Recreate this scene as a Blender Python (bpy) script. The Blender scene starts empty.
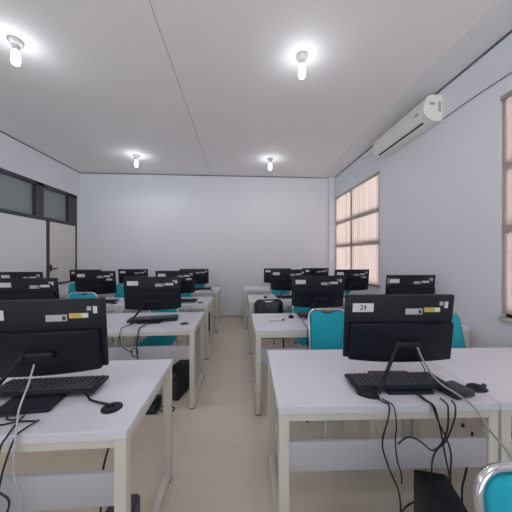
import bpy, bmesh, math, random
from mathutils import Vector, Matrix, Euler
random.seed(7)
sc = bpy.context.scene
C = sc.collection
PI = math.pi

# ------------------------------------------------------------------ materials
def mat(name, col, rough=0.5, metal=0.0, spec=0.5, noise=0.0, nscale=40.0, bump=0.0, coat=0.0):
    m = bpy.data.materials.new(name); m.use_nodes = True
    nt = m.node_tree; b = nt.nodes['Principled BSDF']
    b.inputs['Base Color'].default_value = (*col, 1)
    b.inputs['Roughness'].default_value = rough
    b.inputs['Metallic'].default_value = metal
    b.inputs['Specular IOR Level'].default_value = spec
    b.inputs['Coat Weight'].default_value = coat
    if noise or bump:
        tc = nt.nodes.new('ShaderNodeTexCoord'); n = nt.nodes.new('ShaderNodeTexNoise')
        n.inputs['Scale'].default_value = nscale; n.inputs['Detail'].default_value = 4
        nt.links.new(tc.outputs['Object'], n.inputs['Vector'])
        if noise:
            r = nt.nodes.new('ShaderNodeMapRange')
            r.inputs['To Min'].default_value = 1 - noise; r.inputs['To Max'].default_value = 1 + noise
            mx = nt.nodes.new('ShaderNodeVectorMath'); mx.operation = 'SCALE'
            mx.inputs[0].default_value = col
            nt.links.new(n.outputs['Fac'], r.inputs['Value'])
            nt.links.new(r.outputs['Result'], mx.inputs['Scale'])
            nt.links.new(mx.outputs['Vector'], b.inputs['Base Color'])
        if bump:
            bp = nt.nodes.new('ShaderNodeBump'); bp.inputs['Strength'].default_value = bump
            bp.inputs['Distance'].default_value = 0.002
            nt.links.new(n.outputs['Fac'], bp.inputs['Height'])
            nt.links.new(bp.outputs['Normal'], b.inputs['Normal'])
    return m

def line_mask(nt, src, axis, pitch, offset, half):
    """1 on a thin line every `pitch` metres along one axis of world space"""
    sep = nt.nodes.new('ShaderNodeSeparateXYZ'); nt.links.new(src, sep.inputs[0])
    a = nt.nodes.new('ShaderNodeMath'); a.operation = 'SUBTRACT'; a.inputs[1].default_value = offset
    nt.links.new(sep.outputs[axis], a.inputs[0])
    p = nt.nodes.new('ShaderNodeMath'); p.operation = 'PINGPONG'; p.inputs[1].default_value = pitch / 2
    nt.links.new(a.outputs[0], p.inputs[0])
    l = nt.nodes.new('ShaderNodeMath'); l.operation = 'LESS_THAN'; l.inputs[1].default_value = half
    nt.links.new(p.outputs[0], l.inputs[0])
    return l.outputs[0]

def lined(name, col, line_col, rough, lines, noise=0.0, nscale=3.0, spec=0.5):
    m = mat(name, col, rough, spec=spec, noise=noise, nscale=nscale)
    nt = m.node_tree; b = nt.nodes['Principled BSDF']
    tc = nt.nodes.new('ShaderNodeTexCoord')
    mask = None
    for ax, pitch, off, half in lines:
        o = line_mask(nt, tc.outputs['Object'], ax, pitch, off, half)
        if mask is None: mask = o
        else:
            mm = nt.nodes.new('ShaderNodeMath'); mm.operation = 'MAXIMUM'
            nt.links.new(mask, mm.inputs[0]); nt.links.new(o, mm.inputs[1]); mask = mm.outputs[0]
    mix = nt.nodes.new('ShaderNodeMix'); mix.data_type = 'RGBA'
    nt.links.new(mask, mix.inputs['Factor'])
    base = b.inputs['Base Color']
    if base.is_linked:
        nt.links.new(base.links[0].from_socket, mix.inputs['A'])
    else:
        mix.inputs['A'].default_value = (*col, 1)
    mix.inputs['B'].default_value = (*line_col, 1)
    nt.links.new(mix.outputs['Result'], base)
    return m

M = {}
M['wall'] = mat('wall_paint', (.80, .815, .86), .55, spec=.25, noise=.02, nscale=1.5)
M['ceiling'] = lined('ceiling_board', (.90, .875, .88), (.5, .49, .49), .7,
                     [(0, 40, -.652, .004)], noise=.015, nscale=1.2, spec=.15)
M['soffit'] = mat('soffit_board', (.86, .85, .86), .65, spec=.2, noise=.02, nscale=2)
M['floor'] = lined('floor_tile', (.69, .605, .505), (.58, .51, .425), .07,
                   [(0, .585, -.415, .0018), (1, .585, .098, .0018)], noise=.05, nscale=1.6, spec=.75)
M['gap'] = mat('shadow_gap', (.16, .16, .18), .6)
M['laminate'] = mat('laminate_white', (.73, .72, .80), .38, spec=.4, noise=.012, nscale=6)
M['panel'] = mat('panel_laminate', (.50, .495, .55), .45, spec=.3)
M['cream'] = mat('cream_metal', (.67, .64, .585), .38, spec=.45)
M['adapter'] = mat('adapter_plastic', (.026, .028, .034), .38)
M['foot'] = mat('foot_rubber', (.02, .02, .02), .7)
M['black'] = mat('black_plastic', (.0155, .018, .026), .45, spec=.24, bump=.15, nscale=300)
M['gloss'] = mat('gloss_black', (.008, .010, .0175), .28, spec=.25)
M['screen'] = mat('screen_glass', (.008, .008, .010), .08, spec=.5)
M['key'] = mat('key_plastic', (.042, .044, .052), .42)
M['tower'] = mat('tower_plastic', (.013, .015, .022), .5, spec=.35)
M['towerface'] = mat('tower_front', (.04, .048, .06), .35)
M['chrome'] = mat('chrome', (.80, .80, .82), .16, metal=1.0)
M['teal'] = mat('teal_fabric', (.022, .40, .52), .8, spec=.2, noise=.12, nscale=220, bump=.4)
M['vinyl'] = mat('black_vinyl', (.012, .012, .014), .32, spec=.45)
M['label'] = mat('white_label', (.72, .72, .74), .5)
M['silver'] = mat('silver_label', (.50, .50, .52), .45)
M['yellow'] = mat('yellow_label', (.62, .45, .13), .5)
M['tan'] = mat('tan_label', (.36, .22, .13), .6)
M['ink'] = mat('ink', (.03, .03, .04), .6)
M['cord'] = mat('cord_black', (.014, .014, .017), .5)
M['cordgrey'] = mat('cord_grey', (.34, .34, .36), .45)
M['cordwhite'] = mat('cord_white', (.48, .49, .52), .4)
M['ac'] = mat('ac_plastic', (.86, .84, .79), .35, spec=.45)
M['acdark'] = mat('ac_slot', (.05, .05, .055), .6)
M['acgrey'] = mat('ac_grey', (.42, .42, .42), .5)
M['darkframe'] = mat('dark_aluminium', (.045, .047, .058), .42, spec=.5)
M['alu'] = mat('window_aluminium', (.42, .38, .36), .5, spec=.4)
M['frost'] = mat('frosted_glass', (.25, .285, .30), .22, spec=.5, noise=.1, nscale=1.5)
M['board'] = mat('white_board', (.80, .80, .83), .5, spec=.3)
M['beige'] = mat('beige_board', (.72, .675, .63), .6, spec=.2, noise=.03, nscale=5)
M['ceramic'] = mat('lamp_holder', (.50, .48, .46), .5)
M['sill'] = mat('sill_stone', (.62, .58, .54), .5)
M['pen'] = mat('cream_plastic', (.74, .72, .62), .5)

def glass():
    m = bpy.data.materials.new('window_glass'); m.use_nodes = True
    nt = m.node_tree; nt.nodes.clear()
    o = nt.nodes.new('ShaderNodeOutputMaterial'); mx = nt.nodes.new('ShaderNodeMixShader')
    t = nt.nodes.new('ShaderNodeBsdfTransparent'); g = nt.nodes.new('ShaderNodeBsdfGlossy')
    t.inputs[0].default_value = (.95, .97, .97, 1); g.inputs['Roughness'].default_value = .02
    f = nt.nodes.new('ShaderNodeFresnel'); f.inputs[0].default_value = 1.45
    nt.links.new(f.outputs[0], mx.inputs[0]); nt.links.new(t.outputs[0], mx.inputs[1])
    nt.links.new(g.outputs[0], mx.inputs[2]); nt.links.new(mx.outputs[0], o.inputs[0])
    return m
M['glass'] = glass()

def blind():
    m = bpy.data.materials.new('blind_fabric'); m.use_nodes = True
    nt = m.node_tree; nt.nodes.clear()
    o = nt.nodes.new('ShaderNodeOutputMaterial'); mx = nt.nodes.new('ShaderNodeMixShader')
    t = nt.nodes.new('ShaderNodeBsdfTranslucent'); d = nt.nodes.new('ShaderNodeBsdfDiffuse')
    t.inputs[0].default_value = (.90, .80, .765, 1); d.inputs[0].default_value = (.78, .71, .69, 1)
    mx.inputs[0].default_value = .72
    nt.links.new(d.outputs[0], mx.inputs[1]); nt.links.new(t.outputs[0], mx.inputs[2])
    nt.links.new(mx.outputs[0], o.inputs[0])
    return m
M['blind'] = blind()

def emit(name, col, s):
    m = bpy.data.materials.new(name); m.use_nodes = True
    nt = m.node_tree; nt.nodes.clear()
    o = nt.nodes.new('ShaderNodeOutputMaterial'); e = nt.nodes.new('ShaderNodeEmission')
    e.inputs[0].default_value = (*col, 1); e.inputs[1].default_value = s
    nt.links.new(e.outputs[0], o.inputs[0]); return m
M['bulb'] = emit('lit_bulb', (.90, .95, 1.0), 14)

# ------------------------------------------------------------------ mesh helpers
def bm_new(): return bmesh.new()

def add_box(bm, x0, x1, y0, y1, z0, z1, bev=0.0, seg=2, mtx=None):
    t = bmesh.new()
    bmesh.ops.create_cube(t, size=1)
    for v in t.verts:
        v.co = Vector(((x0 + x1) / 2 + v.co.x * (x1 - x0), (y0 + y1) / 2 + v.co.y * (y1 - y0), (z0 + z1) / 2 + v.co.z * (z1 - z0)))
    if bev:
        bmesh.ops.bevel(t, geom=list(t.edges), offset=bev, segments=seg, affect='EDGES', profile=.5)
    if mtx is not None: bmesh.ops.transform(t, matrix=mtx, verts=t.verts)
    merge(bm, t)

def merge(bm, t):
    me = bpy.data.meshes.new('tmp'); t.to_mesh(me); t.free(); bm.from_mesh(me); bpy.data.meshes.remove(me)

def smooth_path(pts, n=8, closed=False):
    P = [Vector(p) for p in pts]; out = []
    N = len(P)
    for i in range(N - 1 if not closed else N):
        p0 = P[(i - 1) % N] if (closed or i > 0) else P[0]
        p1 = P[i % N]; p2 = P[(i + 1) % N]
        p3 = P[(i + 2) % N] if (closed or i + 2 < N) else P[-1]
        for k in range(n):
            t = k / n
            out.append(.5 * ((2 * p1) + (p2 - p0) * t + (2 * p0 - 5 * p1 + 4 * p2 - p3) * t * t + (3 * p1 - p0 - 3 * p2 + p3) * t ** 3))
    if not closed: out.append(P[-1])
    return out

def add_tube(bm, pts, r, sides=8, closed=False):
    P = [Vector(p) for p in pts]; N = len(P); rings = []; up = None
    for i, p in enumerate(P):
        a = P[(i - 1) % N] if (closed or i > 0) else P[0]
        b = P[(i + 1) % N] if (closed or i < N - 1) else P[-1]
        t = (b - a).normalized()
        if up is None: up = Vector((0, 0, 1)) if abs(t.z) < .9 else Vector((1, 0, 0))
        s = t.cross(up)
        if s.length < 1e-4: s = t.cross(Vector((.3, 1, .2)))
        s.normalize(); u = s.cross(t).normalized(); up = u
        rr = r[i] if isinstance(r, (list, tuple)) else r
        rings.append([bm.verts.new(p + rr * (math.cos(2 * PI * k / sides) * s + math.sin(2 * PI * k / sides) * u)) for k in range(sides)])
    for i in range(N if closed else N - 1):
        A, B = rings[i], rings[(i + 1) % N]
        for k in range(sides):
            bm.faces.new((A[k], A[(k + 1) % sides], B[(k + 1) % sides], B[k]))
    if not closed:
        bm.faces.new(list(reversed(rings[0]))); bm.faces.new(rings[-1])

def add_lathe(bm, prof, seg=24, c=(0, 0, 0)):
    rings = []
    for r, z in prof:
        rings.append([bm.verts.new((c[0] + r * math.cos(2 * PI * k / seg), c[1] + r * math.sin(2 * PI * k / seg), c[2] + z)) for k in range(seg)])
    for A, B in zip(rings, rings[1:]):
        for k in range(seg): bm.faces.new((A[k], A[(k + 1) % seg], B[(k + 1) % seg], B[k]))
    bm.faces.new(list(reversed(rings[0]))); bm.faces.new(rings[-1])

def add_prism(bm, poly, axis, a0, a1, bev=0.0, mtx=None):
    """poly in the two other axes (in order), extruded along `axis`"""
    t = bmesh.new()
    def P(u, v, w):
        return {'x': (w, u, v), 'y': (u, w, v), 'z': (u, v, w)}[axis]
    A = [t.verts.new(P(u, v, a0)) for u, v in poly]; B = [t.verts.new(P(u, v, a1)) for u, v in poly]
    t.faces.new(A); t.faces.new(list(reversed(B)))
    n = len(poly)
    for i in range(n): t.faces.new((A[i], B[i], B[(i + 1) % n], A[(i + 1) % n]))
    bmesh.ops.recalc_face_normals(t, faces=t.faces)
    if bev:
        ed = [e for e in t.edges if abs((e.verts[0].co - e.verts[1].co)['xyz'.index(axis)]) < 1e-6]
        bmesh.ops.bevel(t, geom=ed, offset=bev, segments=2, affect='EDGES', profile=.5)
    if mtx is not None: bmesh.ops.transform(t, matrix=mtx, verts=t.verts)
    merge(bm, t)

def finish(name, bm, m, parent=None, smooth=None):
    bmesh.ops.recalc_face_normals(bm, faces=bm.faces)
    me = bpy.data.meshes.new(name); bm.to_mesh(me); bm.free()
    me.materials.append(m)
    if smooth:
        for p in me.polygons: p.use_smooth = True
        me.set_sharp_from_angle(angle=math.radians(smooth))
    o = bpy.data.objects.new(name, me); C.objects.link(o)
    if parent: o.parent = parent
    return o

def box_obj(name, dims, m, parent=None, bev=0.0):
    bm = bm_new(); add_box(bm, *dims, bev=bev); return finish(name, bm, m, parent, 40 if bev else None)

def tag(o, label, cat, group=None):
    o['label'] = label; o['category'] = cat
    if group: o['group'] = group
    return o

def thing(name, label, cat, loc=(0, 0, 0), rz=0, group=None):
    o = bpy.data.objects.new(name, None); C.objects.link(o)
    o.empty_display_size = .1
    o.location = loc; o.rotation_euler = (0, 0, rz)
    return tag(o, label, cat, group)

def struct(o):
    o['kind'] = 'structure'; return o

def copy_tree(o, parent=None):
    c = o.copy(); C.objects.link(c)
    if parent: c.parent = parent
    for ch in list(o.children): copy_tree(ch, c)
    return c

def place(proto, used, loc, rz, label, group=None):
    """first call moves the prototype itself, later calls copy it"""
    o = proto if not used else copy_tree(proto)
    used.append(1)
    o.location = loc; o.rotation_euler = (0, 0, rz); o['label'] = label
    if group: o['group'] = group
    return o

# ------------------------------------------------------------------ room
XL, XR, YB, YF, H = -3.52, 2.206, 5.75, -2.2, 3.25
struct(box_obj('floor', (XL - .2, XR + .2, YF - .2, YB + .2, -.1, 0), M['floor']))
struct(box_obj('ceiling', (XL - .2, XR + .2, YF - .2, YB + .2, H, H + .1), M['ceiling']))
struct(box_obj('wall_back', (XL - .2, XR + .2, YB, YB + .2, 0, H), M['wall']))
# the wall behind the photographer: two unseen glazed windows added for fill daylight
ADDED_WIN = [(-3.1, -.9, .9, 2.76), (-.4, 1.8, .9, 2.76)]
bm = bm_new()
for a, b in ((XL - .2, -3.1), (-.9, -.4), (1.8, XR + .2)): add_box(bm, a, b, YF - .16, YF, 0, H)
for x0, x1, z0, z1 in ADDED_WIN:
    add_box(bm, x0, x1, YF - .16, YF, 0, z0); add_box(bm, x0, x1, YF - .16, YF, z1, H)
struct(finish('wall_front', bm, M['wall']))
for i, (x0, x1, z0, z1) in enumerate(ADDED_WIN):  # frames and panes of the added, unseen windows
    w = struct(bpy.data.objects.new('window_%d' % (i + 4), None)); C.objects.link(w); w.location = (0, YF, 0)
    bm = bm_new(); t = .05; xm = (x0 + x1) / 2
    add_box(bm, x0, x1, -.1, -.05, z0, z0 + t); add_box(bm, x0, x1, -.1, -.05, z1 - t, z1)
    for a in (x0, xm - t / 2, x1 - t): add_box(bm, a, a + t, -.1, -.05, z0 + t, z1 - t)
    finish('window_frame', bm, M['alu'], w)
    for a, b in ((x0 + t, xm - t / 2), (xm + t / 2, x1 - t)):
        box_obj('window_pane', (a, b, -.078, -.074, z0 + t, z1 - t), M['glass'], w)

WIN = [(3.82, 5.66, .90, 2.76), (.06, 1.98, .90, 2.76)]      # windows of the right wall: y0, y1, z0, z1
bm = bm_new()
ys = [YF]
for y0, y1, z0, z1 in sorted(WIN): ys += [y0, y1]
ys.append(YB)
for a, b in zip(ys[0::2], ys[1::2]): add_box(bm, XR, XR + .16, a, b, 0, H)
for y0, y1, z0, z1 in WIN:
    add_box(bm, XR, XR + .16, y0, y1, 0, z0); add_box(bm, XR, XR + .16, y0, y1, z1, H)
struct(finish('wall_right', bm, M['wall']))

LW = (1.2, 5.615, .86, 2.705)                                  # the dark framed unit of the left wall
bm = bm_new()
add_box(bm, XL - .16, XL, YF, LW[0], 0, H); add_box(bm, XL - .16, XL, LW[1], YB, 0, H)
add_box(bm, XL - .16, XL, LW[0], LW[1], 0, LW[2]); add_box(bm, XL - .16, XL, LW[0], LW[1], LW[3], H)
struct(finish('wall_left', bm, M['wall']))

# thin dark gap where walls meet the ceiling, boxed edge along the right wall, corner post
struct(box_obj('trim_1', (XL, XR, YB - .012, YB, H - .018, H), M['gap']))
struct(box_obj('trim_2', (XL, XL + .012, YF, YB - .012, H - .016, H), M['gap']))
struct(box_obj('trim_3', (XR - .014, XR, YF, YB - .012, H - .024, H - .008), M['gap']))
struct(box_obj('trim_4', (1.855, XR, YF, YB - .012, H - .008, H), M['soffit']))
struct(box_obj('trim_5', (2.06, XR, YB - .09, YB, 0, H - .009), M['wall'], bev=.006))
struct(box_obj('baseboard_back', (XL, 2.06, YB - .012, YB, 0, .05), mat('skirting_tile', (.50, .46, .41), .25)))

# left wall windows: dark frame, two frosted transoms, boards below
wl = struct(thing('window_1', 'dark framed window unit on the left wall', 'window', (XL, 0, 0)))
for k in ('label', 'category'): del wl[k]
bm = bm_new()
fx0, fx1 = -.09, .02
add_box(bm, fx0, fx1, LW[0], LW[1], LW[3] - .055, LW[3])
add_box(bm, fx0, fx1, LW[0], LW[1], 2.05, 2.11)
add_box(bm, fx0, fx1, LW[0], LW[1], LW[2], LW[2] + .04)
add_box(bm, fx0, fx1, 5.35, LW[1], 2.11, LW[3])
add_box(bm, fx0, fx1, LW[1] - .03, LW[1], LW[2], 2.06)
add_box(bm, fx0, fx1, 4.78, 4.84, LW[2], 2.06)
for y in (4.53, 3.0, 1.2): add_box(bm, fx0, fx1, y, y + .17, 2.11, LW[3])
finish('window_frame', bm, M['darkframe'], wl)
for a, b in ((4.70, 5.35), (3.17, 4.53), (1.37, 3.0)):
    box_obj('window_pane', (-.05, -.04, a, b, 2.11, LW[3] - .055), M['frost'], wl)
box_obj('white_panel', (-.03, .004, LW[0], 4.78, LW[2] + .04, 2.05), M['board'], wl)
box_obj('beige_panel', (-.03, .004, 4.84, LW[1] - .03, LW[2] + .04, 2.05), M['beige'], wl)
bm = bm_new(); add_box(bm, .004, .03, 4.86, 4.89, 1.13, 1.25, .004); add_box(bm, .02, .035, 4.87, 5.02, 1.16, 1.185, .004)
finish('latch', bm, M['darkframe'], wl, 40)

# right wall windows and their vertical blinds
for i, (y0, y1, z0, z1) in enumerate(WIN):
    w = struct(bpy.data.objects.new('window_%d' % (i + 2), None)); C.objects.link(w); w.location = (XR, 0, 0)
    bm = bm_new(); a, b, t = .045, .10, .05
    add_box(bm, a, b, y0, y1, z1 - t, z1); add_box(bm, a, b, y0, y1, z0, z0 + t)
    add_box(bm, a, b, y0, y0 + t, z0, z1); add_box(bm, a, b, y1 - t, y1, z0, z1)
    for z in (2.15, 1.63): add_box(bm, a - .02, b, y0, y1, z - .036, z + .036)
    nm = 2
    for k in range(1, nm + 0): add_box(bm, a - .02, b, y0 + (y1 - y0) * .56 - .035, y0 + (y1 - y0) * .56 + .035, z0, z1)
    finish('window_frame', bm, M['alu'], w)
    ym = y0 + (y1 - y0) * .56
    for (p, q) in ((y0 + t, ym - .035), (ym + .035, y1 - t)):
        for (s, e) in ((z0 + t, 1.585), (1.675, 2.105), (2.195, z1 - t)):
            box_obj('window_pane', (.075, .079, p, q, s, e), M['glass'], w)
    box_obj('window_sill', (-.03, .045, y0, y1, z0 - .03, z0), M['sill'], w, bev=.005)
    lab = ('peach vertical blind over the far window beside the back corner', 'peach vertical blind at the right edge over the nearer window')[i]
    bl = thing('vertical_blind', lab, 'blind', (XR + .005, 0, 0), 0, 'vertical blinds')
    box_obj('head_rail', (-.02, .02, y0 + .005, y1 - .005, z1 - .045, z1 - .005), M['alu'], bl, bev=.004)
    n = int((y1 - y0) / .083)
    for k in range(n):
        yc = y0 + .05 + (y1 - y0 - .09) * k / (n - 1)
        s = box_obj('slat', (-.0007, .0007, -.0445, .0445, z0 + .03, z1 - .046), M['blind'], bl)
        s.location = (0, yc, 0); s.rotation_euler = (0, 0, random.uniform(-.13, .05))

# ------------------------------------------------------------------ lamps
def make_lamp():
    t = thing('ceiling_lamp', '', 'lamp', (0, 0, H))
    bm = bm_new()
    add_lathe(bm, [(.055, 0), (.056, -.012), (.050, -.03), (.030, -.045), (.024, -.085), (.020, -.088)])
    finish('lamp_holder', bm, M['ceramic'], t, 40)
    bm = bm_new()
    add_lathe(bm, [(.016, -.082), (.020, -.10), (.030, -.115), (.031, -.185), (.024, -.203), (.010, -.212)])
    finish('bulb', bm, M['bulb'], t, 60)
    return t
lp = make_lamp(); used = []
LAMPS = [(-1.91, 2.26, 'lit white ceiling bulb at upper left, nearest the left wall windows'),
         (.567, 2.26, 'lit white ceiling bulb right of centre, nearer one beside the air conditioner'),
         (-1.89, 4.70, 'small lit ceiling bulb near the back wall, left of the ceiling joint'),
         (.567, 4.70, 'small lit ceiling bulb near the back wall, right of the ceiling joint')]
for x, y, l in LAMPS: place(lp, used, (x, y, H), 0, l, 'ceiling bulbs')
def lamp_light(x, y, z, down, halo):
    d = bpy.data.lights.new('bulb_down', 'SPOT'); d.energy = down; d.spot_size = math.radians(176); d.spot_blend = .35
    d.shadow_soft_size = .06; d.color = (1.0, .98, .96)
    o = bpy.data.objects.new('bulb_down', d); o.location = (x, y, z); C.objects.link(o)
    if halo:
        d = bpy.data.lights.new('bulb_glow', 'POINT'); d.energy = halo; d.shadow_soft_size = .035; d.color = (.86, .93, 1.0)
        o = bpy.data.objects.new('bulb_glow', d); o.location = (x, y, H - .15); C.objects.link(o)
for x, y, l in LAMPS: lamp_light(x, y, H - .225, 10 if x < 0 else 6, 16 if x < 0 else 11)
for x, y in ((-1.91, -.18), (.567, -.18)): lamp_light(x, y, H - .225, 6, 11)     # added bulb lights, unseen and without fixtures, behind the photographer

# ------------------------------------------------------------------ air conditioner on the right wall
ac = thing('air_conditioner', 'white split air conditioner high on the right wall', 'air conditioner', (XR, 3.115, 2.885))
L2 = .525
prof = [(0, .0), (-.11, .0), (-.18, .04), (-.212, .085), (-.215, .12), (-.198, .215), (-.165, .262), (-.12, .28), (0, .28)]
bm = bm_new(); add_prism(bm, prof, 'y', -L2 + .03, L2 - .03); finish('body', bm, M['ac'], ac, 25)
pr2 = [(0, -.004), (-.111, -.004), (-.183, .037), (-.216, .083), (-.219, .121), (-.201, .218), (-.168, .266), (-.121, .284), (0, .284)]
for s in (-1, 1):
    bm = bm_new(); add_prism(bm, pr2, 'y', s * L2, s * (L2 - .03), bev=.004); e = finish('end_cap', bm, M['ac'], ac, 25)
    if s < 0:
        box_obj('side_grille', (-.05, -.022, -L2 - .003, -L2 + .002, .10, .21), M['acgrey'], e)
        box_obj('side_mark', (-.15, -.09, -L2 - .003, -L2 + .002, .17, .20), M['acgrey'], e)
mt = Matrix.Translation((-.148, 0, .0205)) @ Matrix.Rotation(math.radians(29.7), 4, 'Y')
bm = bm_new(); add_box(bm, -.011, .011, -L2 + .10, L2 - .05, -.004, .004, mtx=mt); finish('air_slot', bm, M['acdark'], ac)
bm = bm_new()
mt = Matrix.Translation((-.196, 0, .0635)) @ Matrix.Rotation(math.radians(54.6), 4, 'Y')
add_box(bm, -.020, .020, -L2 + .06, L2 - .06, -.003, .003, mtx=mt); finish('louver', bm, M['ac'], ac)
bm = bm_new(); add_box(bm, -.224, -.214, -L2 + .09, -L2 + .13, .10, .125); finish('indicator', bm, M['acgrey'], ac)

def cord(name, label, pts, r, m, cat='cable', group=None, n=8, sides=8):
    if TURN[0]: pts = [(x - .012 if z > .3 else x, y - .036 * (x - .167) - .002, z) if z > .3 else (x, y, z) for x, y, z in pts]
    bm = bm_new(); add_tube(bm, smooth_path(pts, n), r, sides)
    return tag(finish(name, bm, m, None, 60), label, cat, group)
bm = bm_new(); add_tube(bm, smooth_path([(-.008, -.515, .015), (-.008, -.815, .02), (-.008, -1.0, .02), (-.008, -1.715, .0)]), .006)
finish('power_cord', bm, M['cordgrey'], ac, 60)

# ------------------------------------------------------------------ desks
TOP = .75
def make_desk(w, d=.66):
    t = thing('computer_desk', '', 'desk')                     # origin: floor under the front edge, left corner
    bm = bm_new(); add_box(bm, 0, w, 0, d, TOP - .036, TOP, .0025, 1); finish('tabletop', bm, M['laminate'], t, 40)
    lg = .045; i = .004; z1 = TOP - .036; zr = z1 - .03
    for x in (i, w - i - lg):
        for y in (i, d - i - lg):
            l = box_obj('leg', (x, x + lg, y, y + lg, .006, z1), M['cream'], t, bev=.002)
            box_obj('foot_cap', (x - .001, x + lg + .001, y - .001, y + lg + .001, 0, .008), M['foot'], l)
        box_obj('bottom_rail', (x + .003, x + lg - .003, i + lg, d - i - lg, .012, .05), M['cream'], t, bev=.002)
        box_obj('side_rail', (x + .002, x + lg - .002, i + lg, d - i - lg, zr, z1), M['cream'], t)
    box_obj('front_rail', (i + lg, w - i - lg, i, i + .03, zr, z1), M['cream'], t)
    box_obj('back_rail', (i + lg, w - i - lg, d - i - .03, d - i, zr, z1), M['cream'], t)
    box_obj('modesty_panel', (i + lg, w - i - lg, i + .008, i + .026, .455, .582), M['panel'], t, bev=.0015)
    bm = bm_new(); add_lathe(bm, [(.043, 0), (.043, .003), (.037, .005), (.014, .005), (.010, .004)], 24, (w - .127, .148, TOP))
    finish('cable_grommet', bm, M['black'], t, 40)
    return t
ROWR = [1.085, 2.20, 3.60, 4.82]; ROWL = [.975, 2.33, 3.43, 4.64]
XR0 = [.167, .135, .13, .085]; XL0 = [-.428, -.415, -.43, -.41]
ORD = ['in the nearest row', 'in the second row', 'in the third row', 'in the last row by the back wall']
dg = 'computer desks'
p = make_desk(1.0); used = []
for k in range(4):
    rz = -.035 if k == 0 else 0
    place(p, used, (XR0[k], ROWR[k], 0), rz, 'white desk on the right beside the aisle, ' + ORD[k], dg)
    place(p, used, (XR0[k] + 1.005, ROWR[k] + 1.005 * rz, 0), rz, 'white desk against the right-hand window wall, ' + ORD[k], dg)
p = make_desk(1.18); used = []
for k in range(4):
    place(p, used, (XL0[k] - 1.18, ROWL[k], 0), 0, 'white desk on the left beside the aisle, ' + ORD[k], dg)
    if k: place(p, used, (XL0[k] - 2.365, ROWL[k], 0), 0, 'white desk in the middle of the left, ' + ORD[k], dg)
p = make_desk(.68); used = []
for k in (2, 3):
    place(p, used, (XL0[k] - 3.05, ROWL[k] - (.06 if k == 2 else 0), 0), 0, 'narrow white desk against the left wall, ' + ORD[k], dg)

# ------------------------------------------------------------------ all-in-one computers
W2, ZB, ZT = .28, .128, .463
TILT = Matrix.Translation((0, 0, ZB)) @ Matrix.Rotation(math.radians(7), 4, 'X') @ Matrix.Translation((0, 0, -ZB))
def make_computer():
    t = thing('all_in_one_computer', '', 'computer')
    bm = bm_new(); add_box(bm, -W2, W2, -.014, .006, ZB, ZT, .004, 2, TILT); bk = finish('back_panel', bm, M['black'], t, 40)
    bm = bm_new(); add_box(bm, -W2 + .008, W2 - .008, .006, .008, ZB + .03, ZT - .008, 0, 1, TILT); finish('screen', bm, M['screen'], t)
    poly = [(-.262, ZB + .195), (.262, ZB + .195)]
    for k in range(13):
        u = 1 - 2 * k / 12
        poly.append((.262 * u, ZB + .004 - .016 * (1 - u * u)))
    bm = bm_new(); add_prism(bm, poly, 'y', -.050, -.013, bev=.006, mtx=TILT); finish('rear_housing', bm, M['gloss'], t, 30)
    bm = bm_new(); add_box(bm, -.040, .082, -.078, -.049, ZB + .078, ZB + .110, .008, 3, TILT); finish('hinge', bm, M['black'], t, 40)
    bm = bm_new()
    add_tube(bm, smooth_path([(-.030, -.083, .228), (-.08, -.112, .15), (-.13, -.140, .075), (-.168, -.160, .0135)], 6), .0085, 10)
    finish('stand_leg', bm, M['black'], t, 50)
    bm = bm_new(); add_box(bm, -.115, .105, -.150, .07, 0, .016, .004, 2); finish('base_plate', bm, M['black'], t, 40)
    def sticker(name, x, dz, w, h, m):
        bm = bm_new(); add_box(bm, x - w / 2, x + w / 2, -.0152, -.0138, ZT - dz - h / 2, ZT - dz + h / 2, 0, 1, TILT)
        return finish(name, bm, m, t)
    sticker('number_label', -.19, .066, .108, .046, M['label'])
    s = sticker('silver_label', .074, .087, .088, .031, M['silver'])
    bm = bm_new(); add_box(bm, .098, .112, -.0158, -.015, ZT - .097, ZT - .079, 0, 1, TILT); finish('printed_block', bm, M['ink'], s)
    s = sticker('yellow_label', .168, .078, .082, .024, M['yellow'])
    bm = bm_new(); add_box(bm, .182, .207, -.0158, -.015, ZT - .088, ZT - .068, 0, 1, TILT); finish('printed_block', bm, M['label'], s)
    sticker('small_label', .213, .045, .018, .020, M['silver'])
    sticker('small_label', .239, .052, .018, .034, M['label'])
    return t
pc = make_computer()
near = copy_tree(pc)                                            # gets its printed number
bw = [c for c in near.children if c.name.startswith('number_label')][0]
cu = bpy.data.curves.new('number', 'FONT'); cu.body = '24'; cu.size = .040; cu.align_x = 'CENTER'; cu.align_y = 'CENTER'; cu.extrude = .0004
to = bpy.data.objects.new('number', cu); C.objects.link(to)
bpy.context.view_layer.update()
me = bpy.data.meshes.new_from_object(to.evaluated_get(bpy.context.evaluated_depsgraph_get()))
bpy.data.objects.remove(to)
me.transform(TILT @ Matrix.Translation((-.19, -.0158, ZT - .066)) @ Matrix.Rotation(PI / 2, 4, 'X') @ Matrix.Scale(.85, 4, (1, 0, 0)))
me.materials.clear(); me.materials.append(M['ink'])
no = bpy.data.objects.new('printed_number', me); C.objects.link(no); no.parent = bw
far = copy_tree(pc)                                             # third row machines carry one more label
bm = bm_new(); add_box(bm, .155, .235, -.0152, -.0138, ZT - .155, ZT - .115, 0, 1, TILT); finish('lower_label', bm, M['label'], far)
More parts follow.
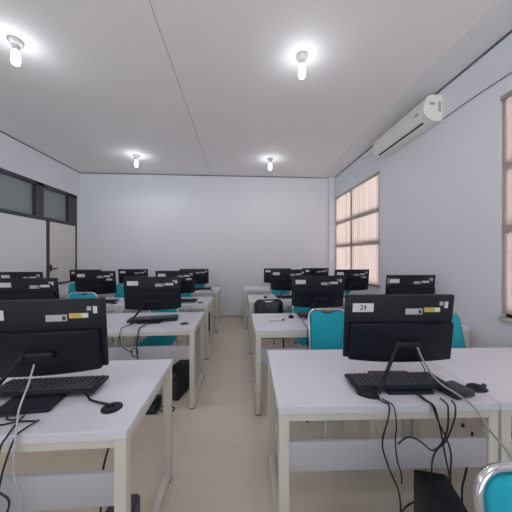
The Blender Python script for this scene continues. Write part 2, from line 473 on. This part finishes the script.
# the other machines' yellow label is plain white
for q in (pc, far):
    for c in q.children:
        if c.name.startswith('yellow_label'): c.data = c.data.copy(); c.data.materials[0] = M['label']
cg = 'all-in-one computers'
near.location = (.825, 1.285, TOP + .001); near.rotation_euler = (0, 0, -.055)
tag(near, 'black all-in-one computer seen from behind with label 24 on nearest right desk', 'computer', cg)
l1 = copy_tree(near); l1.location = (-.922, 1.245, TOP + .001); l1.rotation_euler = (0, 0, .10)
for c in l1.children:
    for g in list(c.children):
        if g.name.startswith('printed_number'): bpy.data.objects.remove(g)
l1['label'] = 'large black all-in-one computer with yellow label on nearest left desk'
used = []
for x, y, rz, l in ((-.89, 2.64, .02, 'black all-in-one computer on the left aisle desk in the second row'),
                    (-2.03, 2.56, .0, 'black all-in-one computer at the left edge, on second-row middle desk'),
                    (.835, 2.66, -.03, 'black all-in-one computer behind the upright teal chair, second row right'),
                    (1.893, 2.70, .0, 'black all-in-one computer just above the one labelled 24, beside window wall'),
                    (-.90, 5.02, .03, 'black all-in-one computer on left aisle desk nearest the back wall'),
                    (-2.065, 5.02, .0, 'black all-in-one computer on last-row middle left desk'),
                    (-2.88, 4.9, .0, 'black all-in-one computer on last-row desk against left wall'),
                    (.77, 5.15, 0, 'black all-in-one computer on right aisle desk nearest the back wall'),
                    (1.58, 5.2, 0, 'black all-in-one computer on last-row desk against window wall')):
    q = place(pc, used, (x, y, TOP + .001), rz, l, cg); q.scale.z = .975 if y < 3 else .88
    if 'beside window wall' in l:                               # this one also has a tan sticker at its left edge
        bm = bm_new(); add_box(bm, -.275, -.25, -.0152, -.0138, ZT - .10, ZT - .03, 0, 1, TILT)
        finish('tan_label', bm, M['tan'], q)
pc['category'] = 'computer'
used = []
for x, y, rz, l in ((-.945, 3.76, .02, 'black all-in-one computer with extra lower label, left aisle desk, third row'),
                    (-2.07, 3.76, .0, 'black all-in-one computer with extra lower label, middle left desk, third row'),
                    (-2.96, 3.62, .0, 'black all-in-one computer against left wall, peeking over left-edge computer'),
                    (.765, 3.98, 0, 'black all-in-one computer with extra lower label, right aisle desk, third row'),
                    (1.78, 3.92, 0, 'black all-in-one computer with extra lower label in front of far window')):
    place(far, used, (x, y, TOP + .001), rz, l, cg).scale.z = .965

# ------------------------------------------------------------------ keyboards, mice and small desk things
def make_keyboard(keys):
    t = thing('keyboard', '', 'keyboard')
    w, d = .475, .150
    bm = bm_new(); add_box(bm, -w / 2, w / 2, -d / 2, d / 2, 0, .016, .005, 2); finish('body', bm, M['black'], t, 40)
    if keys:
        kd = None
        for r in range(5):
            for c in range(18):
                if kd is None:
                    bm = bm_new(); add_box(bm, -.0100, .0100, -.0105, .0105, 0, .008, .003, 1)
                    o = finish('key', bm, M['key'], t); kd = o.data
                else:
                    o = bpy.data.objects.new('key', kd); C.objects.link(o); o.parent = t
                o.location = (-w / 2 + .026 + c * .0249, -d / 2 + .022 + r * .0262, .0155)
    else:
        bm = bm_new()
        for r in range(5): add_box(bm, -w / 2 + .014, w / 2 - .014, -d / 2 + .012 + r * .0262, -d / 2 + .032 + r * .0262, .015, .022)
        finish('key_rows', bm, M['key'], t)
    return t
k = make_keyboard(True)
k.location = (.79, 1.222, TOP + .0175); k.rotation_euler = (0, 0, -.02)
tag(k, 'black keyboard under the computer labelled 24, resting on its base', 'keyboard', 'keyboards')
k2 = copy_tree(k); k2.location = (-.922, 1.282, TOP + .0175); k2.rotation_euler = (0, 0, .03)
k2['label'] = 'black keyboard under the large computer on nearest left desk'
kp = make_keyboard(False); used = []
for x, y, z, rz, l in ((-.875, 2.60, .0175, .2, 'black keyboard below the computer on left aisle desk, second row'),
                    (.86, 2.67, .0175, 0, 'black keyboard behind the upright teal chair on second-row right desk'),
                    (-.86, 3.66, .0175, 0, 'black keyboard on left aisle desk in the third row'),
                    (.80, 3.92, .0175, 0, 'black keyboard on right aisle desk in the third row'),
                    (-.80, 4.96, .0175, 0, 'black keyboard on left aisle desk nearest the back wall'),
                    (-1.98, 3.67, .0175, 0, 'black keyboard on middle left desk in the third row')):
    place(kp, used, (x, y, TOP + z), rz, l, 'keyboards')
kp['category'] = 'keyboard'

def make_mouse():
    t = thing('computer_mouse', '', 'mouse')
    bm = bm_new()
    bmesh.ops.create_uvsphere(bm, u_segments=20, v_segments=12, radius=1)
    for v in bm.verts:
        x, y, z = v.co
        v.co = Vector((x * .052, y * .030 * (1 - .12 * x), max(0, z) * .030 * (1 - .25 * x)))
    bmesh.ops.remove_doubles(bm, verts=bm.verts, dist=1e-5)
    finish('shell', bm, M['black'], t, 60)
    bm = bm_new(); add_tube(bm, [(.034, -.004, .022), (.034, .004, .022)], .010, 12); finish('scroll_wheel', bm, M['key'], t, 40)
    return t
mo = make_mouse(); used = []
place(mo, used, (.605, 1.148, TOP), 2.55 + PI, 'black mouse beside the stand foot of the computer labelled 24', 'computer mice')
place(mo, used, (1.165, 1.162, TOP), -.15, 'black mouse right of the flat black box, nearest right desk', 'computer mice')
place(mo, used, (.548, 2.66, TOP), 1.5, 'small black mouse on second-row right aisle desk', 'computer mice')
place(mo, used, (.40, 3.93, TOP), 1.5, 'tiny dark mouse on third-row right aisle desk', 'computer mice')

ad = thing('power_adapter', 'flat black power adapter box on nearest right desk', 'adapter', (1.03, 1.138, TOP), .22)
bm = bm_new(); add_box(bm, -.058, .058, -.052, .052, .003, .033, .005, 2); finish('case', bm, M['adapter'], ad, 40)
bm = bm_new(); add_box(bm, -.05, .05, -.045, .045, 0, .004); finish('base', bm, M['foot'], ad)
pn = thing('marker_pen', 'small cream marker lying on second-row right aisle desk', 'pen', (.365, 2.515, TOP), .15)
bm = bm_new(); add_tube(bm, [(-.07, 0, .012), (.06, 0, .012)], .012, 12); finish('barrel', bm, M['pen'], pn, 40)
bm = bm_new(); add_tube(bm, [(.06, 0, .012), (.075, 0, .012), (.09, 0, .012)], [.010, .009, .003], 12); finish('tip', bm, M['ink'], pn, 40)

# ------------------------------------------------------------------ chairs
def make_chair(name, fabric, hs, w=.18, tube=None):
    tube = tube or M['chrome']
    """faces -y; hs scales the back height"""
    t = thing(name, '', 'chair')
    zt = .945 * hs; yb = .185
    def back(z): return yb + max(0, z - .44) * .17
    r = .0098; rad = .06
    pts = [(-w - .02, yb + .05, .012), (-w - .01, yb + .02, .25), (-w, back(.44), .44), (-w, back(.7), .70), (-w, back(zt - .1), zt - .10)]
    L = smooth_path(pts, 5)
    arc = []
    for k in range(1, 9):
        a = PI - (PI / 2) * k / 8
        x = -w + rad + rad * math.cos(a); z = zt - rad + rad * math.sin(a); arc.append(Vector((x, back(z), z)))
    half = L + arc
    full = half + [Vector((-p.x, p.y, p.z)) for p in reversed(half)]
    bm = bm_new(); add_tube(bm, full, r, 10); bk = finish('back_frame', bm, tube, t, 60)
    for s in (-1, 1):
        bm = bm_new()
        add_tube(bm, smooth_path([(s * (w + .015), -.22, .012), (s * (w + .008), -.19, .25), (s * (w - .002), -.165, .415), (s * (w - .004), -.12, .432), (s * (w - .004), .10, .430), (s * (w - .002), yb, .44)], 5), r, 10)
        l = finish('leg', bm, M['chrome'], t, 60)
        bm = bm_new(); add_tube(bm, [(s * (w + .015), -.22, 0), (s * (w + .0115), -.218, .03)], .0115, 10); finish('rubber_foot', bm, M['foot'], l, 40)
        bm = bm_new(); add_tube(bm, [(s * (w + .02), yb + .05, 0), (s * (w + .0195), yb + .047, .03)], .0115, 10); finish('rubber_foot', bm, M['foot'], bk, 40)
    bm = bm_new(); add_tube(bm, [(-w - .012, -.205, .14), (w + .012, -.205, .14)], .009, 8); finish('stretcher', bm, M['chrome'], t, 60)
    # seat pad
    bm = bm_new(); n = 14; grid = []
    def sup(u): return math.copysign(abs(u) ** .35, u)
    ring = []
    m = 40
    for (sc_, z) in ((.90, .428), (.97, .434), (1.0, .448), (.98, .463), (.90, .472), (.6, .476), (.2, .474)):
        ring.append([bm.verts.new((sc_ * (w + .015) * sup(math.cos(2 * PI * k / m)), -.01 + sc_ * .195 * sup(math.sin(2 * PI * k / m)), z)) for k in range(m)])
    for A, B in zip(ring, ring[1:]):
        for k in range(m): bm.faces.new((A[k], A[(k + 1) % m], B[(k + 1) % m], B[k]))
    bm.faces.new(list(reversed(ring[0]))); bm.faces.new(ring[-1])
    finish('seat', bm, fabric, t, 50)
    # back pad: rounded outline with a shallow dip (hand hold) in the middle of its top edge
    zb = .56 * hs; out = []
    wi = w - r - .001; top = zt - r - .001
    for k in range(0, 7): a = -PI / 2 - (PI / 2) * (k / 6); out.append((-wi + .03 + .03 * math.cos(a), zb + .03 + .03 * math.sin(a)))
    for k in range(0, 9): a = PI - (PI / 2) * (k / 8); out.append((-wi + .05 + .05 * math.cos(a), top - .05 + .05 * math.sin(a)))
    for k in range(0, 13):
        u = -1 + 2 * k / 12; out.append((.072 * u, top - .026 * math.cos(u * PI / 2) ** 1.0))
    mir = [(-x, z) for x, z in reversed(out[:16])]
    out = out + mir
    bm = bm_new()
    loops = []
    cx, cz = 0, (zb + top) / 2
    for (s_, dy) in ((.97, .016), (1.0, .008), (1.0, -.008), (.975, -.018), (.93, -.023)):
        loops.append([bm.verts.new((x * s_, back(cz + (z - cz) * s_) + dy, cz + (z - cz) * s_)) for x, z in out])
    nn = len(out)
    for A, B in zip(loops, loops[1:]):
        for k in range(nn): bm.faces.new((A[k], A[(k + 1) % nn], B[(k + 1) % nn], B[k]))
    bm.faces.new(loops[0]); bm.faces.new(list(reversed(loops[-1])))
    bmesh.ops.triangulate(bm, faces=[f for f in bm.faces if len(f.verts) > 4])
    finish('backrest', bm, fabric, t, 50)
    return t
ch = make_chair('teal_chair', M['teal'], 1.0, .165); used = []
CH = [(.757, 1.86, 0, 'upright teal chair with chrome frame between the first two right rows'),
      (1.80, 1.655, .55, 'teal chair turned sideways, edge showing right of the computer labelled 24'),
      (.675, .243, 0, 'teal chair with thick chrome tube at the bottom right corner'),
      (-.92, 2.86, 0, 'teal chair under the left aisle desk of the second row'),
      (-1.985, 3.03, 0, 'teal chair with chrome top just above the large left computer'),
      (-.97, 4.02, 0, 'teal chair behind the left aisle desk of the third row'),
      (-1.90, 4.02, 0, 'teal chair behind third-row middle left desk, its right-hand chair'),
      (-2.84, 4.345, 0, 'teal chair behind third-row left desks, nearer the left wall'),
      (.72, 4.19, 0, 'teal chair behind the right aisle desk of the third row'),
      (1.84, 4.19, 0, 'teal chair behind the third-row desk in front of far window'),
      (.83, 2.88, 0, 'teal chair beside the black chair, second-row right desk'),
      (-.92, 5.2, 0, 'teal chair at left aisle desk nearest the back wall')]
for x, y, rz, l in CH: place(ch, used, (x, y, 0), rz, l, 'teal chairs')
ch['category'] = 'chair'
bc = make_chair('black_chair', M['vinyl'], .86, .185, M['vinyl'])
bc.location = (.389, 3.13, 0)
tag(bc, 'black vinyl chair with rounded back behind the second-row right aisle desk', 'chair')

# ------------------------------------------------------------------ towers and boxes under the desks
def make_tower(w, d, h):
    t = thing('computer_tower', '', 'computer tower')
    bm = bm_new(); add_box(bm, -w / 2, w / 2, 0, d, .008, h, .008, 2); finish('case', bm, M['tower'], t, 40)
    bm = bm_new(); add_box(bm, -w / 2 + .012, w / 2 - .012, -.004, .002, .03, h - .02, .003, 1); f = finish('front_panel', bm, M['towerface'], t, 40)
    bm = bm_new(); add_box(bm, -w / 2 + .02, w / 2 - .02, -.006, -.003, h - .09, h - .05); finish('drive_slot', bm, M['black'], f)
    for x in (-w / 2 + .02, w / 2 - .02):
        for y in (.03, d - .03):
            bm = bm_new(); add_lathe(bm, [(.012, 0), (.012, .010)], 12, (x, y, 0)); finish('foot', bm, M['foot'], t)
    return t
tg = 'computer towers'
tw = make_tower(.142, .40, .37)
tw.location = (.80, .77, 0); tw.rotation_euler = (0, 0, -.29)
tag(tw, 'black computer tower on the floor under the nearest right desk', 'computer tower', tg)
tt = make_tower(.14, .34, .285); used = []
sb = thing('power_supply_box', 'small dark upright box with rounded top behind the nearest left desk leg', 'power supply', (-.553, 1.12, 0))
bm = bm_new(); add_box(bm, -.068, .068, 0, .15, .006, .25, .022, 3); finish('case', bm, M['towerface'], sb, 40)
bm = bm_new(); add_box(bm, -.05, .05, .02, .13, 0, .01); finish('base', bm, M['foot'], sb)
bm = bm_new(); add_box(bm, -.03, .03, -.003, .003, .15, .20); finish('front_panel', bm, M['tower'], sb)
place(tt, used, (-.667, 2.475, 0), -.3, 'dark computer tower under the second-row left aisle desk', tg)
place(tt, used, (-.61, 4.72, 0), 0, 'dark computer tower under left aisle desk nearest the back wall', tg)
tt['category'] = 'computer tower'
up = thing('power_supply_box', 'low black power supply box with cables on floor left of aisle', 'power supply', (-.87, 2.27, 0))
bm = bm_new(); add_box(bm, -.15, .13, 0, .16, 0, .10, .012, 2); finish('case', bm, M['tower'], up, 40)
bm = bm_new(); add_box(bm, .03, .11, -.003, .003, .03, .07); finish('front_panel', bm, M['towerface'], up)
bm = bm_new(); add_tube(bm, smooth_path([(.13, .02, .05), (.18, .0, .03), (.24, .01, .006), (.27, .07, .006), (.22, .11, .006), (.14, .09, .02)]), .006)
finish('power_cord', bm, M['cord'], up, 60)

# ------------------------------------------------------------------ cables of the two nearest desks
bg = 'black cables'
yf = 1.068
TURN = [True]
cord('mouse_cable', 'thin black cable hanging left of the label-24 tower down to floor',
     [(.640, 1.128, .757), (.655, 1.10, .756), (.665, 1.076, .752), (.652, 1.065, .70), (.625, 1.06, .60), (.65, 1.055, .50), (.69, 1.05, .40), (.697, 1.045, .28), (.685, 1.04, .15), (.62, 1.02, .008), (.56, 1.05, .006)], .0036, M['cord'], group=bg)
cord('signal_cable', 'short black cable end dangling beside the mouse cable, nearest right desk',
     [(.66, 1.125, .757), (.672, 1.10, .757), (.683, 1.072, .75), (.688, 1.062, .68), (.682, 1.06, .61), (.69, 1.06, .53), (.705, 1.055, .47), (.706, 1.054, .43)], .0028, M['cord'], group=bg)
cord('usb_cable', 'black cable drooping across the panel of nearest right desk to the tower',
     [(.690, 1.056, .60), (.735, 1.05, .635), (.79, 1.05, .61), (.835, 1.05, .575), (.875, 1.05, .60), (.905, 1.053, .66), (.918, 1.064, .745), (.925, 1.085, .757), (.93, 1.12, .757)], .0035, M['cord'], group=bg)
cord('power_cable', 'black cable curving over panel onto left side of tower top',
     [(.965, 1.10, .758), (.955, 1.07, .75), (.945, 1.062, .70), (.895, 1.046, .62), (.845, 1.045, .57), (.83, 1.045, .50), (.845, 1.05, .42), (.855, 1.05, .374)], .0034, M['cord'], group=bg)
cord('power_cable', 'black cable running straight from keyboard to tower top, nearest right desk',
     [(.845, 1.150, .768), (.85, 1.11, .76), (.862, 1.075, .752), (.872, 1.062, .70), (.885, 1.056, .62), (.90, 1.056, .54), (.915, 1.052, .45), (.91, 1.04, .376)], .0034, M['cord'], group=bg)
cord('power_cable', 'black cable bulging right before reaching the tower top',
     [(.83, 1.150, .768), (.84, 1.11, .762), (.855, 1.076, .752), (.875, 1.066, .69), (.915, 1.062, .60), (.93, 1.062, .54), (.925, 1.06, .47), (.90, 1.03, .40), (.895, 1.02, .374)], .0036, M['cord'], group=bg)
cord('power_cable', 'black cable hanging right of the tower under nearest right desk',
     [(1.08, 1.12, .60), (1.07, 1.12, .52), (1.045, 1.12, .40), (1.05, 1.12, .30), (1.06, 1.13, .15), (1.05, 1.14, .008)], .0045, M['cord'], group=bg)
cord('power_cable', 'black cable looping low from the tower side to the floor',
     [(.80, 1.10, .28), (.76, 1.08, .29), (.71, 1.06, .275), (.68, 1.05, .20), (.675, 1.04, .10), (.66, 1.02, .008)], .0036, M['cord'], group=bg)
cord('display_cable', 'grey cable slanting from computer 24 over desk edge towards the corner chair',
     [(.88, 1.20, .962), (.895, 1.19, .915), (.93, 1.17, .84), (.965, 1.14, .802), (1.00, 1.10, .78), (1.03, 1.065, .752), (1.07, 1.03, .67), (1.09, .98, .62), (1.08, .92, .56), (1.05, .80, .50)], .0045, M['cordgrey'])
cord('power_cable', 'thin black wires below the hinge of computer 24',
     [(.875, 1.205, .955), (.89, 1.20, .90), (.91, 1.195, .86), (.915, 1.19, .81), (.89, 1.18, .797)], .0025, M['cord'], group=bg)
# left
TURN[0] = False
cord('display_cable', 'white cable hanging from the large left computer over desk edge',
     [(-.861, 1.105, .955), (-.849, 1.06, .892), (-.832, 1.0, .835), (-.818, .972, .785), (-.81, .955, .729), (-.812, .952, .639), (-.80, .952, .585), (-.786, .952, .54), (-.79, .952, .487), (-.80, .955, .25), (-.82, .97, .006)], .0036, M['cordwhite'])
cord('power_cable', 'black cable slanting down the desk front beside the white cable',
     [(-.80, 1.05, .757), (-.812, 1.0, .757), (-.816, .966, .752), (-.832, .953, .695), (-.855, .952, .609), (-.87, .952, .5), (-.88, .952, .3), (-.89, .97, .006)], .0034, M['cord'], group=bg)
cord('power_cable', 'black cable leaving the desk front at the left edge of view',
     [(-.88, 1.08, .758), (-.865, 1.02, .757), (-.847, .966, .752), (-.858, .953, .72), (-.876, .95, .6), (-.895, .95, .45), (-.91, .95, .2), (-.92, .97, .006)], .0034, M['cord'], group=bg)
cord('power_cable', 'black cable curling at lower left corner before the panel',
     [(-.90, .946, .60), (-.857, .944, .573), (-.82, .943, .54), (-.827, .943, .49), (-.84, .943, .38), (-.85, .95, .15), (-.86, .98, .006)], .0034, M['cord'], group=bg)
cord('keyboard_cable', 'black cable from the left keyboard into the round desk grommet',
     [(-.735, 1.235, .765), (-.71, 1.215, .757), (-.68, 1.185, .755), (-.63, 1.16, .756), (-.59, 1.145, .757), (-.555, 1.125, .76)], .005, M['cord'], group=bg)
cord('power_cable', 'black cable lying in a tangle beside the left computer base',
     [(-.96, 1.12, .755), (-.94, 1.07, .755), (-.90, 1.06, .755), (-.91, 1.085, .757), (-.97, 1.08, .757), (-.94, 1.03, .755), (-.87, 1.045, .757), (-.80, 1.045, .755)], .0034, M['cord'], group=bg)
cord('power_cable', 'black cable hanging under nearest left desk behind its panel',
     [(-.55, 1.155, .70), (-.57, 1.15, .60), (-.58, 1.10, .5), (-.585, 1.09, .30), (-.58, 1.09, .1), (-.57, 1.08, .008)], .0045, M['cord'], group=bg)
# second rows
cord('power_cable', 'black cable hanging straight down front of second-row left desk',
     [(-.90, 2.50, .764), (-.905, 2.42, .757), (-.91, 2.325, .752), (-.92, 2.315, .68), (-.93, 2.315, .56), (-.915, 2.315, .45), (-.91, 2.31, .35)], .005, M['cord'], group=bg)
cord('power_cable', 'thin black cable bowing to a coil on second-row left desk front',
     [(-1.03, 2.48, .756), (-1.06, 2.40, .757), (-1.07, 2.325, .75), (-1.075, 2.315, .68), (-1.06, 2.315, .60), (-1.0, 2.315, .56), (-.96, 2.31, .55)], .0034, M['cord'], group=bg)
bm = bm_new()
pts = [(-.945 + .028 * math.cos(a * .6), 2.305 + .002 * (a % 3), .545 + .04 * math.sin(a * .6)) for a in range(32)]
add_tube(bm, pts, .004, 6)
tag(finish('cable_coil', bm, M['cord'], None, 60), 'small coil of black cable hanging before second-row left desk panel', 'cable', bg)
cord('power_cable', 'thin black cable hanging left of upright teal chair, second-row right desk',
     [(.64, 2.56, .756), (.62, 2.40, .757), (.603, 2.205, .758), (.597, 2.186, .73), (.595, 2.186, .68), (.60, 2.186, .52), (.605, 2.186, .3)], .0034, M['cord'], group=bg)

# ------------------------------------------------------------------ daylight, camera, view
w = bpy.data.worlds.new('World'); sc.world = w; w.use_nodes = True
bgd = w.node_tree.nodes['Background']
wn = w.node_tree; tc = wn.nodes.new('ShaderNodeTexCoord'); sp = wn.nodes.new('ShaderNodeSeparateXYZ')
mr = wn.nodes.new('ShaderNodeMapRange'); mr.inputs['From Min'].default_value = -.15; mr.inputs['From Max'].default_value = .15
mr.inputs['To Min'].default_value = 5.7; mr.inputs['To Max'].default_value = 1.7      # ground half made brighter than the overcast sky to light the ceiling
wn.links.new(tc.outputs['Generated'], sp.inputs[0]); wn.links.new(sp.outputs['Z'], mr.inputs['Value'])
wn.links.new(mr.outputs['Result'], bgd.inputs[1]); bgd.inputs[0].default_value = (.97, .985, 1.0, 1)

cam = bpy.data.cameras.new('camera'); cam.sensor_width = 36; cam.lens = 36 * 250 / 512; cam.clip_start = .05
co = bpy.data.objects.new('camera', cam); C.objects.link(co)
co.location = (0, 0, 1.41); co.rotation_euler = (PI / 2, 0, -math.radians(3.66))
sc.camera = co
sc.view_settings.view_transform = 'Standard'; sc.view_settings.look = 'None'
sc.view_settings.gamma = 1; sc.view_settings.use_curve_mapping = False
sc.view_settings.exposure = 0.1
try:
    sc.cycles.use_denoising = True; sc.cycles.denoiser = 'OPENIMAGEDENOISE'
    sc.cycles.max_bounces = 12; sc.cycles.diffuse_bounces = 8
    sc.cycles.sample_clamp_indirect = 10
except Exception: pass
